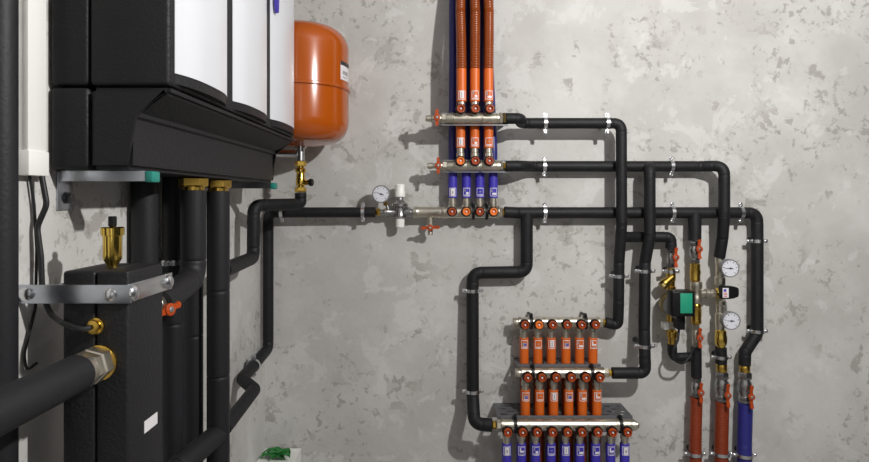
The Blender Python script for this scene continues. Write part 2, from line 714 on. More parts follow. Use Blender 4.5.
def hose(x, y, zc, direction, sleeve_m, hose_m, label, group, icon, zend, zport, rough=False, slen=0.113, wob=0.0, lean=0.0, back=0.0):
    """connector + plastic sleeve + hose rising (direction 1) or dropping (-1) from a manifold port"""
    d = direction
    t = thing('distribution_hose', (x, y, zc), label, 'hose', group)
    # nickel screw connector
    L = abs(zc - zport)
    ax = Vector((0, 0, d))
    con = lathe([(0, .0125), (L * .30, .0125), (L * .34, .0145), (L * .62, .0145), (L * .66, .0122), (L, .0122)], (x, y, zport), ax, 20)
    obj('connector', con, 'nickel' if sleeve_m == 'orange' else 'nickel', t)
    r = .0163
    z1 = zc + d * slen
    sl = obj('sleeve', lathe([(0, r - .0012), (.0012, r), (slen - .001, r), (slen, r - .001)], (x, y, zc), ax, 26), sleeve_m, t)
    # sticker: a white square frame with a little pictogram
    lo = zc + d * .006
    hi = zc + d * .036
    za, zb = min(lo, hi), max(lo, hi)
    aw = .80
    fr = nb()
    for (u0, u1, w0, w1) in ((-1, 1, 0, .07), (-1, 1, .93, 1), (-1, -.86, .07, .93), (.86, 1, .07, .93)):
        patch((x, y), r - .0002, u0 * aw, u1 * aw, za + (zb - za) * w0, za + (zb - za) * w1, .0007, fr, 8 if u1 - u0 > 1 else 2)
    obj('sticker_frame', fr, 'mark', sl, smooth=False)
    for (mm, u0, u1, w0, w1) in ICON[icon]:
        obj('pictogram', patch((x, y), r - .0002, u0 * aw, u1 * aw, za + (zb - za) * w0, za + (zb - za) * w1, .0006 if mm == 'mark' else .0008, None, 5), mm, sl, smooth=False)
    if rough:
        pts = [Vector((x, y, z1)), Vector((x + wob * .4, y + .006, z1 + .10)), Vector((x + wob, y + .028, z1 + .20)), Vector((x + wob * .2, y + back, z1 + .32)), Vector((x - wob * .6, y + back, z1 + .5)), Vector((x, y + back, zend))]
        obj('ribbed_hose', ribbed(pts, r + .0008, .0085, .0016), hose_m, t)
    else:
        obj('ribbed_hose', tube([(x, y, z1), (x, y, z1 + d * .06), (x + lean, y + back, z1 + d * .36), (x + lean, y + back, zend)], r - .001, .2, 18, groove=False), hose_m, t)
    return t


def manifold(name, label, p_left, p_right, ports, caph, r, end_left, end_right, light=(), clips=(), bracket=None, stub_z=None, hoses_y=None):
    """a nickel bar between two points with front-facing valves capped in orange"""
    pl, pr = Vector(p_left), Vector(p_right)
    t = thing(name, (pl + pr) / 2, label, 'manifold', 'nickel manifolds')
    L = (pr - pl).length
    prof = []
    xs = [(p.x - pl.x) for p in ports]
    sp = (xs[-1] - xs[0]) / max(1, len(xs) - 1)
    cuts = [xs[0] - sp * .52] + [(a + b) / 2 for a, b in zip(xs, xs[1:])] + [xs[-1] + sp * .52]
    cuts = [max(.004, min(L - .004, c)) for c in cuts]
    prof.append((0, r * .92))
    for i, c in enumerate(cuts):
        # a slightly raised joint ring between modules
        big = 1.12 if i % 2 == 0 else 1.0
        for dt, rr in ((-.0045, 1.0), (-.0035, big), (-.0008, big), (0, .93), (.0008, big), (.0035, big), (.0045, 1.0)):
            prof.append((c + dt, r * rr))
    prof.append((L, r * .92))
    prof = sorted(prof, key=lambda q: q[0])
    obj('bar', lathe(prof, pl, (1, 0, 0), 26), 'nickel', t)
    for i, c in enumerate(ports):
        base = Vector((c.x, pl.y, pl.z))
        d = (c - base)
        Ln = d.length
        n = Vector((0, -1, 0))
        v = obj('valve', lathe([(-.020, .0140), (-.012, .0178), (-.003, .0186), (.0, .0172), (.0, .012)], c, n, 22), 'black', t)
        obj('valve_neck', cyl(base, c + Vector((0, .016, 0)), .0125, 16), 'nickel', v)
        cm = 'cap_lt' if i in light else 'cap'
        obj('cap', lathe([(-.001, .0138), (.009, .0142), (.0125, .0126), (.0125, .0098), (.0050, .0086), (.0050, .0045), (.0050, 0)], c, n, 22), cm, v)
        obj('cap_pin', lathe([(.0049, .0036), (.0110, .0028), (.0118, .0016), (.0118, 0)], c, n, 12), 'mark', v)
    for cx_ in clips:
        bm = lathe([(-.005, r * 1.14), (-.005, r * 1.14 + .004), (.005, r * 1.14 + .004), (.005, r * 1.14)], (cx_, pl.y, pl.z), (1, 0, 0), 22, close=False)
        if bracket is None:
            cbox((cx_, (pl.y + D) / 2 + r * .5, pl.z + r + .006), .009, D - pl.y - r * .4, .006, .001, bm)
        cbox((cx_, pl.y - .002, pl.z + r + .009), .011, .018, .012, .003, bm)
        obj('clip', bm, 'black', t)
    if end_left:
        end_left(t)
    if end_right:
        end_right(t)
    if bracket:
        bracket(t)
    return t


def port_row(pxs, py, h):
    return [B(x, py, h) for x in pxs]


def end_nuts(x_from, widths, y, z, r, mats):
    def f(t):
        x = x_from
        for wd, rr, mm, hx_ in zip(widths, r, mats, [True] * 9):
            bm = hexnut((x, y, z), (x + wd, y, z), rr)
            obj('end_nut', bm, mm, t)
            x += wd
    return f


def vent_end(x, y, z, dirn=-1, lever=True):
    """left end of an upper manifold: union nut, ball tap with an upright orange handle, capped tail"""
    def f(t):
        p = Vector((x, y, z))
        a = Vector((dirn, 0, 0))
        obj('end_nut', hexnut(p, p + a * .016, .0185), 'nickel', t)
        tp = obj('end_tap', lathe([(.016, .012), (.020, .0135), (.036, .0135), (.042, .010), (.050, .0085)], p, a, 20), 'nickel', t)
        obj('tap_tail', lathe([(.050, .0085), (.051, .0115), (.066, .0115), (.067, .0085), (.070, .0085)], p, a, 12), 'nickel', tp)
        hc = p + a * .031 + Vector((0, -.028, 0))
        obj('tap_stem', cyl(p + a * .031, hc, .0055, 12), 'nickel', tp)
        butterfly(t, hc, (0, -1, 0), (0, 0, 1), .056)
    return f


TOPZ = CZ - 0.002
# --- upper trio; standoffs differ because the hoses of the lower ones pass behind the upper ones
h1, h2, h3 = .150, .100, .050
s_of = lambda h: F / (D - h)


def upper_bracket(x0, x1, y, zc, half):
    def f(t):
        bm = cbox(((x0 + x1) / 2, y, zc), x1 - x0, .0016, half * 2)
        cbox(((x0 + x1) / 2, y - .010, zc - half), x1 - x0, .021, .0018, 0, bm)
        cbox(((x0 + x1) / 2, y - .004, zc + half), x1 - x0, .010, .0016, 0, bm)
        obj('bracket', bm, 'bracket', t)
        bm = nb()
        for xx in (x0 + .006, x1 - .006):
            cbox((xx, (y + D) / 2 + .001, zc), .012, D - y - .002, .016, .001, bm)
        obj('bracket_arm', bm, 'steel', t)
    return f


# top manifold
P = port_row((460.8, 475.3, 489.9), 109.0, h1 + .034)
ml, mr = B(446, 118.5, h1), B(499, 118.5, h1)
z1 = ml.z
brk = upper_bracket(B(441, 118, h1 - .022).x, B(508, 118, h1 - .022).x, D - h1 + .021, z1 - .001, .021)
manifold('manifold', 'short nickel manifold under the ribbed orange hoses, topmost manifold on the wall',
         ml, mr, P, .034, .0182, vent_end(ml.x, ml.y, z1), end_nuts(mr.x, (.012, .0115), ml.y, z1, (.0205, .0195), ('nickel', 'brass_dk')), bracket=brk)
obj_nut = None
for i, (sx, ic) in enumerate(zip((461.6, 474.9, 488.6), ('glass', 'bath', 'basin'))):
    q = B(sx, 102.0, h1 + .004)
    hose(q.x, q.y, q.z, 1, 'orange', 'orange_hose', 'burnt orange ribbed hose rising from the top manifold, %s from the left of its three' % ORD[i],
         'orange hoses of the top manifold', ic, TOPZ, z1 + .0165, True, wob=(-.003, .003, .004)[i], back=.050)
# second manifold
P = port_row((460.5, 475.3, 489.4), 161.0, h2 + .034)
ml, mr = B(447, 166, h2), B(500, 166, h2)
z2 = ml.z
brk = upper_bracket(B(443, 166, h2 - .022).x, B(509, 166, h2 - .022).x, D - h2 + .021, z2, .021)
manifold('manifold', 'short nickel manifold with orange sleeves above it and blue sleeves below it',
         ml, mr, P, .034, .0180, vent_end(ml.x, ml.y, z2), end_nuts(mr.x, (.010, .010), ml.y, z2, (.0175, .012), ('nickel', 'brass')), light=(0,), bracket=brk)
for i, (sx, ic) in enumerate(zip((460.6, 474.7, 488.6), ('glass', 'bath', 'line'))):
    q = B(sx, 148.3, h2 + .004)
    hose(q.x, q.y, q.z, 1, 'orange', 'orange_hose', 'orange sleeved hose between the top two manifolds, %s from the left of its three' % ORD[i],
         'orange hoses of the second manifold', ic, TOPZ, z2 + .0165, back=.041)
# third manifold, with drain cock and pressure reducer on its left
P = port_row((452.1, 466.3, 479.7, 493.5), 211.6, h3 + .032)
ml, mr = B(442, 212.2, h3), B(499, 212.2, h3)
z3 = ml.z


def m3_left(t):
    pass


manifold('manifold', 'nickel manifold with four capped valves under blue sleeves, lowest of the upper three',
         ml, mr, P, .032, .0210, None, end_nuts(mr.x, (.012, .006), ml.y, z3, (.0175, .014), ('nickel', 'brass')), light=(1, 3), clips=(B(473, 212, h3).x, B(486.5, 212, h3).x))
for i, (sx, ic) in enumerate(zip((452.6, 466.4, 479.8, 493.2), ('card', 'bath', 'line', 'basin'))):
    q = B(sx, 198.0, h3 + .004)
    hose(q.x, q.y, q.z, 1, 'blue', 'blue_hose', 'blue sleeved hose rising from the lowest upper manifold, %s from the left of its four' % ORD[i],
         'blue hoses of the four-way manifold', ic, TOPZ, z3 + .018, lean=(.004, .0, .005, -.011)[i], back=.029)

# --- lower trio
h4, h5, h6 = .056, .100, .144


def shelf(x0, x1, h, pyb, hose_x, lip=.010, wing=True):
    """perforated console under the hoses, slotted where they pass, with a grey front lip"""
    def f(t):
        z = pyb
        yf = D - h

        def skip(x, y):
            return any(abs(x - hx_) < .021 and abs(y - hy_) < .021 for hx_, hy_ in hose_x)
        bm = plate(x0, x1, yf, D - .001, z, .0016, .0125, 'xy', skip)
        obj('console_plate', bm, 'console', t, smooth=False)
        bm = cbox(((x0 + x1) / 2, yf, z - .002), x1 - x0, .003, lip, .0008)
        obj('console_lip', bm, 'console', t)
    return f


def right_nuts(x, y, z, last='brass', n=(.018, .010)):
    return end_nuts(x, n, y, z, (.0185, .0125), ('nickel', last))


def left_plug(x, y, z):
    def f(t):
        obj('end_plug', lathe([(0, .013), (.004, .013), (.005, .0165), (.018, .0165), (.020, .015)], (x, y, z), (-1, 0, 0), 12), 'nickel', t)
    return f


mx4 = (524.9, 538.9, 552.5, 567, 581.6, 595.3)
ml, mr = B(518.5, 322.3, h4), B(598.5, 322.3, h4)
z4 = ml.z
manifold('manifold', 'nickel manifold with six capped valves, upper of the two above orange sleeves',
         ml, mr, port_row(mx4, 324.6, h4 + .034), .034, .0180, left_plug(ml.x, ml.y, z4), right_nuts(mr.x, ml.y, z4, n=(.014, .010)), light=(1,),
         clips=(B(531, 322, h4).x, B(585, 322, h4).x))
hx4 = []
for i, (sx, ic) in enumerate(zip((524.0, 537.7, 551.2, 565.8, 579.4, 592.8), ('shower', 'line', 'glass', 'shower', 'basin', 'tap'))):
    q = B(sx, 337.5, h4 + .004)
    hx4.append((q.x, q.y))
    hose(q.x, q.y, q.z, -1, 'orange', 'orange_hose', 'orange sleeved hose just below the upper six-way manifold, %s from the left' % ORD[i],
         'orange hoses of the upper six-way manifold', ic, .0, z4 - .0165)
mx5 = (527.7, 541.8, 556, 571.2, 585.7, 599.6)
ml, mr = B(521, 373.0, h5), B(603.5, 373.0, h5)
z5 = ml.z
zs5 = B(540, 363.5, h5 - .03).z
manifold('manifold', 'nickel manifold with six capped valves, lower of the two above orange sleeves',
         ml, mr, port_row(mx5, 377.3, h5 + .034), .034, .0185, left_plug(ml.x, ml.y, z5), right_nuts(mr.x, ml.y, z5, n=(.016, .014)),
         clips=(B(532.5, 373, h5).x, B(591.5, 373, h5).x), bracket=shelf(B(516.5, 364, h5 - .02).x, B(600, 364, h5 - .02).x, h5 - .010, zs5, hx4))
hx5 = []
for i, (sx, ic) in enumerate(zip((525.3, 539.5, 553.5, 568.6, 582.2, 596.8), ('shower', 'line', 'glass', 'shower', 'basin', 'tap'))):
    q = B(sx, 389.5, h5 + .004)
    hx5.append((q.x, q.y))
    hose(q.x, q.y, q.z, -1, 'orange', 'orange_hose', 'orange sleeved hose between the lower six-way manifold and the blue row, %s from the left' % ORD[i],
         'orange hoses of the lower six-way manifold', ic, .0, z5 - .017)
mx6 = (507.7, 522.6, 537.1, 552.4, 567.4, 581.8, 597.6, 612.3, 627.3)
ml, mr = B(501, 425.0, h6), B(631, 425.0, h6)
z6 = ml.z
zs6 = B(570, 416.0, h6 - .02).z


def m6_right(t):
    obj('end_plug', lathe([(0, .018), (.010, .019), (.011, .0145), (.020, .0145), (.026, .009), (.028, 0)], mr, (1, 0, 0), 22), 'nickel', t)


def m6_left(t):
    obj('end_nut', hexnut(ml, ml + Vector((-.016, 0, 0)), .0185), 'nickel', t)
    obj('end_nut', hexnut(ml + Vector((-.016, 0, 0)), ml + Vector((-.030, 0, 0)), .0135), 'brass', t)


manifold('manifold', 'long nickel manifold with nine capped valves above the blue sleeves, lowest on the wall',
         ml, mr, port_row(mx6, 431.9, h6 + .034), .034, .0205, m6_left, m6_right,
         clips=(B(515, 425, h6).x, B(620, 425, h6).x), bracket=shelf(B(497, 416, h6 - .02).x, B(632, 416, h6 - .02).x, h6 - .014, zs6, hx4 + hx5, .012))
for i, (sx, ic) in enumerate(zip((506.6, 521.2, 535.4, 550.8, 565.2, 579.6, 595.4, 610.4, 624.6), ('card', 'tap', 'bath', 'line', 'glass', 'basin', 'basin', 'tap', 'card'))):
    q = B(sx, 443.0, h6 + .004)
    hose(q.x, q.y, q.z, -1, 'blue', 'blue_hose', 'blue sleeved hose below the nine-way manifold, %s from the left in its row' % ORD[i],
         'blue hoses of the nine-way manifold', ic, .0, z6 - .019)

# ------------------------------------------------------------------ insulated pipes on the back wall
hb, hf = .046, .088       # back layer and front layer
R1 = .0205


def BB(px, py, h):
    return B(px, py, h)


# run from the top manifold, across and down to the upper six-way manifold, with a side branch to the pump
p0 = Vector((B(499, 118.5, h1).x + .0240, D - h1, z1))
zz1 = B(560, 123.3, hf).z
m4r = Vector((B(598.5, 322.3, h4).x + .0245, D - h4, z4))
runA = [p0, Vector((B(522, 119, h1).x, D - h1, z1)), Vector((B(522, 119, h1).x, D - hf, zz1)), Vector((B(621.3, 123, hf).x, D - hf, zz1)),
        B(621.6, 225, hf), B(619.0, 262, hf * .75), B(618.6, 300, h4 + .01), Vector((B(618.0, 322, h4).x, D - h4, z4 - .012)), m4r]
pa = pipe('insulated_pipe', 'black insulated pipe from the top manifold, across and straight down to the upper six-way manifold', runA, R1 * .93,
          fil=.030, branches=(([B(622, 237, hf * .9), B(640, 237, hb * .9), B(671, 237, hb), B(671.2, 248.5, hb)], R1 * .93, .034),))
# run from the middle manifold to the right-hand corner, branch dropping to the lower six-way manifold
z2e = z2
p0 = Vector((B(500, 166, h2).x + .0205, D - h2, z2))
zz2 = B(600, 166.4, hb).z
m5r = Vector((B(603.5, 373, h5).x + .0305, D - h5, z5))
runB = [p0, Vector((p0.x + .045, D - h2, z2)), Vector((p0.x + .10, D - hb, zz2)), Vector((B(700, 166, hb).x, D - hb, zz2)), Vector((B(724.2, 166, hf).x, D - hf, zz2)),
        B(724.2, 215, hf), B(722.5, 238, hf * .8), B(719.3, 257.0, .055)]
brB = [Vector((B(649, 166, hb).x, D - hb, zz2)), Vector((B(649.6, 170, hf).x, D - hf, zz2 - .012)), B(649.8, 236, hf), B(645, 262, hf * .8), B(644.2, 330, hf), B(644.8, 358, h5), Vector((B(645.5, 373, h5).x, D - h5, z5)), m5r]
pb = pipe('insulated_pipe', 'black insulated pipe from the middle upper manifold to the twin gauges, with a dropping branch', runB, R1 * .95,
          fil=.034, branches=((brB, R1 * .97, .032),))
# run from the four-way manifold: left drop to the nine-way manifold, short stub, right drop to the blue hose
zz3 = B(600, 212.8, hb).z
p0 = Vector((B(499, 212, h3).x + .0185, D - h3, z3))
runC = [p0, Vector((p0.x + .05, D - hb, zz3)), Vector((B(757, 213, hb).x, D - hb, zz3)), B(757.2, 240, hb), B(757.2, 333, hb + .004), B(745.0, 352, hb + .004), B(744.6, 365.0, hb + .004)]
m6l = Vector((ml.x - .0305, D - h6, z6))
brC = [Vector((B(526.7, 213, hb).x, D - hb, zz3)), B(526.7, 272, hb), B(472.6, 272.8, hb), B(472.8, 395, hb + .02), Vector((B(474.5, 425, h6).x, D - h6 + .01, z6)), m6l]
pc = pipe('insulated_pipe', 'black insulated pipe from the four-way manifold to the nine-way manifold and the big blue hose',
          runC, .0205, fil=.034, branches=((brC, .0222, .034), ([Vector((B(694.8, 213, hb).x, D - hb, zz3)), B(694.6, 240.5, hb + .004)], .0225, .03)))
# left feed pipe: along the back wall into the corner, down, then forward along the left wall
hc_ = .060
xv = -.594
corner = Vector((xv, D - hc_, B(268, 212.5, hc_).z))
TEE = Vector((-.530, F / 408.0, H - .577))
runD = [B(375.3, 212.3, hc_ - .008), corner, Vector((xv, D - hc_, H - .537)), Lf(242, 379, xv), Lf(254.5, 389.5, -.532), TEE + Vector((.004, .026, 0))]
pd = pipe('insulated_pipe', 'black insulated pipe from the pressure reducer into the room corner and down', runD, .0185, fil=.028)

# clamps on the back wall
zc_ = lambda px, h, z: Vector((B(px, 0, h).x, D - h, z))
for px, lab in ((545, 'left of the two on the highest level pipe run'), (607, 'beside the bend at the end of the highest level pipe run')):
    clamp(zc_(px, hf, zz1), R1 * .93, (1, 0, 0), 'bright zinc clamp, ' + lab)
for px, lab in ((544, 'leftmost on the middle level pipe run'), (671, 'right of the crossing pipes on the middle level run')):
    clamp(zc_(px, hb, zz2), R1 * .95, (1, 0, 0), 'bright zinc clamp, ' + lab)
for px, lab in ((544.5, 'right beside the tee on the lowest level pipe run'), (672, 'between two dropping pipes on the lowest level run'), (740.5, 'next to the right-hand bend of the lowest level run')):
    clamp(zc_(px, hb, zz3), .0205, (1, 0, 0), 'bright zinc clamp, ' + lab)
hD = lambda px: hc_ - .008 * (px - 268) / 107
for px, lab in ((363, 'just left of the pressure reducer'), (282, 'close to the room corner below the brass tap')):
    clamp(Vector((B(px, 0, hD(px)).x, D - hD(px), corner.z + (B(375.3, 212.3, hc_ - .008).z - corner.z) * (px - 268) / 107)), .0185, (1, 0, 0), 'zinc clamp on the left feed pipe, ' + lab)
hA = .0635
clamp(B(618.9, 276, hA), R1 * .93, (0, 0, 1), 'zinc clamp on the upright pipe above the upper six-way manifold')
hB1 = hf * .8 + (hf * .2) * (271 - 262) / 68
clamp(B(645.0, 271, hB1), R1 * .97, (0, 0, 1), 'zinc clamp on the second upright pipe, level with the strainer, upper of two')
clamp(B(644.5, 346, .094), R1 * .97, (0, 0, 1), 'zinc clamp on the second upright pipe, near its lower bend')
clamp(B(757.2, 241.0, hb), .0205, (0, 0, 1), 'zinc clamp on the rightmost upright pipe, upper of two')
clamp(B(757.2, 331.0, hb + .004), .0205, (0, 0, 1), 'zinc clamp on the rightmost upright pipe, just above its slanted part')
clamp(B(472.6, 290.5, hb + .003), .0222, (0, 0, 1), 'zinc clamp on the offset drop pipe left of the manifolds, upper of two')
clamp(B(472.8, 391, hb + .0195), .0222, (0, 0, 1), 'zinc clamp on the offset drop pipe, just above the nine-way manifold')

# ------------------------------------------------------------------ pressure reducer and drain cock (left of the four-way manifold)
y3 = D - h3
t = thing('pressure_reducer', B(400, 212.3, h3), 'pressure reducing valve with white knob and round gauge on the left feed pipe', 'valve')
xa = B(375.3, 212.3, hc_ - .008).x
X = lambda px, h=h3: B(px, 0, h).x
obj('inlet_nut', hexnut((X(376), y3, z3), (X(380.5), y3, z3), .0135), 'brass', t)
obj('inlet_pipe', lathe([(0, .010), (.010, .010), (.012, .0135), (.030, .0135), (.034, .011), (.070, .013)], (X(380.5), y3, z3), (1, 0, 0), 20), 'chrome', t)
cx0 = X(400)
zb = lambda py: B(400, py, h3).z
bm = lathe([(0, .012), (.004, .017), (.008, .0215), (.016, .022), (.020, .020), (.042, .021), (.048, .030), (.056, .030), (.060, .022), (.070, .014)], (cx0, y3, zb(219.5)), (0, 0, 1), 26)
obj('reducer_body', bm, 'chrome', t)
obj('spring_housing', lathe([(0, .027), (.006, .026), (.010, .021), (.020, .014), (.032, .011)], (cx0, y3, zb(206)), (0, 0, 1), 26), 'chrome', t)
obj('adjusting_knob', lathe([(0, .0135), (.003, .0185), (.022, .0190), (.025, .0172), (.044, .0172), (.048, .014), (.048, 0)], (cx0, y3, zb(197.5)), (0, 0, 1), 24), 'pvc', t, label='white plastic adjusting knob')
obj('filter_cup', lathe([(0, .012), (.004, .0165), (.030, .0155), (.034, .012), (.034, 0)], (cx0, y3, zb(218.5)), (0, 0, -1), 24), 'pvc', t, label='white plastic filter cup')
obj('outlet_union', lathe([(0, .013), (.008, .013), (.009, .018), (.024, .018), (.026, .012), (.034, .012)], (X(404), y3, z3), (1, 0, 0), 12), 'chrome', t)
gc = B(381, 194, h3 + .035)
g = gauge(t, gc, .0315, 160, None, name='pressure_gauge')
obj('gauge_stem', tube([gc + Vector((.004, .019, -.012)), Vector((X(386), y3, B(386, 203, h3).z)), Vector((X(388.5), y3, z3 + .008))], .006, .008, 12, groove=False), 'chrome', g)
obj('gauge_adapter', hexnut(B(385.6, 205.5, h3 + .012), B(385.0, 201.5, h3 + .012), .0085), 'brass', g)
xt0 = X(404) + .034
t = thing('drain_tee', Vector((X(430), y3, z3)), 'nickel tee with an orange-handled drain cock, between the pressure reducer and the four-way manifold', 'valve')
obj('tee_body', lathe([(0, .0200), (.010, .0215), (.012, .0200), (.020, .0195), (X(437) - xt0, .0195), (X(438) - xt0, .0215), (X(441.3) - xt0, .0215)], (xt0, y3, z3), (1, 0, 0), 22), 'nickel', t)
obj('drain_stub', lathe([(.012, .010), (.026, .010), (.028, .0125), (.044, .0125), (.046, .008), (.058, .008), (.060, .0095), (.082, .0095), (.082, .005)], (X(430.3), y3, z3), (0, 0, -1), 16), 'nickel', t)
dc = B(430.3, 227.6, h3 + .03)
obj('drain_stem', cyl((X(430.3), y3, z3 - .052), dc, .0055, 12), 'nickel', t)
butterfly(t, dc, (0, -1, 0), (1, 0, .05), .066)

# ------------------------------------------------------------------ right-hand heating group
hk = .050
yk = D - hk


def K(px, py):
    return B(px, py, hk)


def lathe_y(px, py0, py1, prof, h=hk, seg=22):
    """upright turned piece between two heights; prof = [(fraction, radius)]"""
    a = B(px, py0, h)
    b = B(px, py1, h)
    b.x = a.x
    L = (b - a).length
    return lathe([(f * L, r) for f, r in prof], a, b - a, seg)


# column with the pump
ball_valve('ball_valve', B(671.2, 248.8, hb), B(671.0, 267.5, hb), .0145, 'chrome ball valve with orange handle above the pump and strainer', .040, .4, hx=.0)
clamp(B(670.8, 271.4, hk), .0145, (0, 0, 1), 'zinc clamp between the pump column ball valve and the brass strainer')
PX = 671.0
xp = B(PX, 270, hk).x
t = thing('strainer', B(PX, 280, hk), 'brass angled strainer under the clamp at the head of the pump column', 'valve')
obj('strainer_body', lathe_y(PX, 268.2, 290.5, [(0, .013), (.16, .013), (.2, .0165), (.5, .016), (.6, .0135), (.8, .0135), (.82, .0165), (1, .0165)]), 'brass', t)
a = Vector((xp + .002, yk - .004, B(PX, 277, hk).z))
b = a + Vector((-.040, -.010, -.030))
obj('strainer_branch', lathe([(0, .014), (.030, .015), (.032, .0175), (.042, .0175)], a, b - a, 20), 'brass', t)
obj('strainer_cap', lathe([(.042, .0150), (.044, .0165), (.054, .015), (.055, 0)], a, b - a, 8), 'brass_dk', t)
zP = B(PX, 304, hk).z
t = thing('circulation_pump', Vector((xp, yk, zP)), 'black circulation pump with a green front plate on the right-hand group', 'pump')
obj('volute', lathe([(.024, .020), (.022, .036), (.008, .040), (-.012, .040), (-.024, .034), (-.028, .026)], (xp, yk, zP), (0, -1, 0), 28), 'brass_dk', t)  # shadow around the volute is put into its darker brass colour
pv = cyl((xp, yk, zP + .050), (xp, yk, zP - .062), .0150, 18)
obj('flange_pipe', pv, 'brass', t)
obj('motor', lathe([(.022, .036), (.028, .040), (.060, .040), (.066, .034)], (xp, yk, zP), (0, -1, 0), 28), 'grey', t)
c0, c1 = B(671.3, 290.8, .15), B(694.0, 316.2, .15)
hd = obj('control_head', bx(c0.x, c1.x, D - .160, D - .108, c1.z, c0.z, bev=.005, seg=3), 'black', t)
g0, g1 = B(680.2, 293.3, .16), B(692.3, 313.2, .16)
obj('front_plate', bx(g0.x, g1.x, D - .1618, D - .159, g1.z, g0.z, bev=.0007), 'green', hd, label='plain green front plate')
obj('plug_block', bx(B(675, 318, .10).x, B(682.5, 318, .10).x, D - .125, D - .08, B(678, 328.5, .10).z, c1.z + .004, bev=.003), 'black', t)
obj('earth_plug', bx(B(662.8, 325, .075).x, B(668, 325, .075).x, D - .085, D - .055, B(665, 329, .075).z, B(665, 322.5, .075).z, bev=.002), 'pvc', t, label='small white plug')
obj('lower_nut', lathe_y(672.0, 329.5, 344, [(0, .013), (.1, .0185), (.5, .0185), (.55, .0155), (1, .0135)], hk, 10), 'brass', t)
yb_ = B(697, 352, hk)
pipe('insulated_pipe', 'short black insulated bend from under the pump into the first red hose column', [B(672.0, 344.3, hk), B(672.6, 357.5, hk), B(690.5, 357.5, hk) + Vector((0, 0, .002))], .0165, fil=.035, every=9)
cb = tube([B(679, 328.0, .10), B(678, 340, .11), B(673, 350, .115), B(674, 361, .105), B(684, 364, .095), B(690, 356, .08), B(694, 347, .08)], .0042, .03, 10, groove=False)
tag(recentre(obj('pump_cable', cb, 'rubber')), 'black electric cable looping below the pump with the green plate', 'cable')

# column feeding the first red hose
ball_valve('ball_valve', B(694.6, 241.0, hk), K(694.8, 263.0), .0168, 'chrome ball valve with orange handle above the tallest brass barrel', .036, .33)
t = thing('check_valve', K(695.2, 281), 'brass barrel check valve directly above the nickel tee', 'valve')
obj('valve_body', lathe_y(695.2, 263.3, 281.2, [(0, .014), (.06, .0175), (.2, .0175), (.24, .0165), (.5, .019), (.76, .0165), (.8, .0175), (.94, .0175), (1, .014)]), 'brass', t)
t = thing('mixing_tee', K(696.2, 290), 'nickel tee joining the pump return to the black motorised mixing valve', 'fitting')
obj('tee_body', lathe_y(696.2, 281.5, 303.0, [(0, .0195), (.1, .0205), (.3, .0205), (.34, .0185), (.66, .0185), (.7, .020), (.95, .020), (1, .0185)]), 'nickel', t)
zt = K(700, 293.3).z
x0 = K(696.2, 0).x + .014
obj('tee_branch', lathe([(0, .0125), (.016, .0125), (.018, .0165), (.030, .0165), (.032, .012), (.038, .012)], (x0, yk, zt), (1, 0, 0), 18), 'nickel', t)
obj('union_nut', hexnut((x0 + .038, yk, zt), (x0 + .056, yk, zt), .0155), 'nickel', t)
t = thing('check_valve', K(696.2, 324), 'brass barrel check valve below the nickel tee, beside the green pump plate', 'valve')
obj('valve_body', lathe_y(696.2, 303.3, 324.0, [(0, .014), (.06, .0175), (.2, .0175), (.24, .0165), (.5, .0185), (.76, .0165), (.8, .0175), (.94, .0175), (1, .014)]), 'brass', t)
ball_valve('ball_valve', K(695.8, 324.4), K(695.6, 347.0), .0125, 'small nickel ball valve with orange handle below the lower brass barrel', .032, .5, m='nickel')
pipe('insulated_pipe', 'short straight black insulated pipe between two orange-handled valves above the first red hose', [K(696.2, 347.4), K(696.4, 377.2)], .0182, every=9)
ball_valve('ball_valve', K(696.3, 377.5), K(696.2, 397.0), .0170, 'chrome ball valve with orange handle at the top of the left red hose', .036, .6)

# column with the two gauges
XC = 720.0
xc = K(XC, 300).x
t = thing('gauge_valve', Vector((xc, yk, K(XC, 290).z)), 'nickel valve set with two round gauges and a black motorised mixing valve', 'valve')
obj('upper_body', lathe_y(XC, 257.3, 284.5, [(0, .0150), (.1, .0165), (.3, .0165), (.33, .0145), (.7, .0145), (.74, .018), (1, .018)]), 'nickel', t)
obj('lower_body', lathe_y(XC, 300.5, 329.3, [(0, .018), (.14, .018), (.18, .0130), (.4, .0130), (.44, .0165), (.8, .0165), (.84, .0150), (1, .0150)]), 'nickel', t)
mv = obj('mixing_body', lathe([(-.026, .0125), (-.012, .0125), (-.011, .0205), (.014, .0205), (.022, .0170)], (xc, yk, zt), (1, 0, 0), 22), 'gold', t)
cyl((0, 0, 0), (0, 0, .001), .001, 3).free()
obj('mixing_stem', lathe([(0, .018), (.016, .018), (.020, .014), (.034, .014)], (xc, yk, zt), (0, -1, 0), 20), 'gold', mv)
a0, a1 = B(721.6, 286.3, .105), B(738.8, 299.0, .105)
W_, H_ = a1.x - a0.x, a0.z - a1.z
zc0 = (a0.z + a1.z) / 2
ol = [(a0.x, zc0 - H_ / 2), (a0.x + W_ * .58, zc0 - H_ / 2), (a0.x + W_ * .64, zc0 - H_ * .42), (a0.x + W_ * .95, zc0 - H_ * .36), (a1.x, zc0 - H_ * .2), (a1.x, zc0 + H_ * .26), (a0.x + W_ * .95, zc0 + H_ * .40), (a0.x + W_ * .62, zc0 + H_ / 2), (a0.x, zc0 + H_ / 2)]
bm = prism(ol, D - .108, D - .082)
bmesh.ops.bevel(bm, geom=bm.edges[:], offset=.0022, segments=2, affect='EDGES')
ac = obj('actuator', bm, 'black', t, label='black plastic actuator')
l0, l1 = B(722.6, 288.0, .108), B(728.6, 297.6, .108)
st = obj('actuator_sticker', bx(l0.x, l1.x, D - .1088, D - .1078, l1.z, l0.z), 'mark', ac, smooth=False)
Hh = l0.z - l1.z
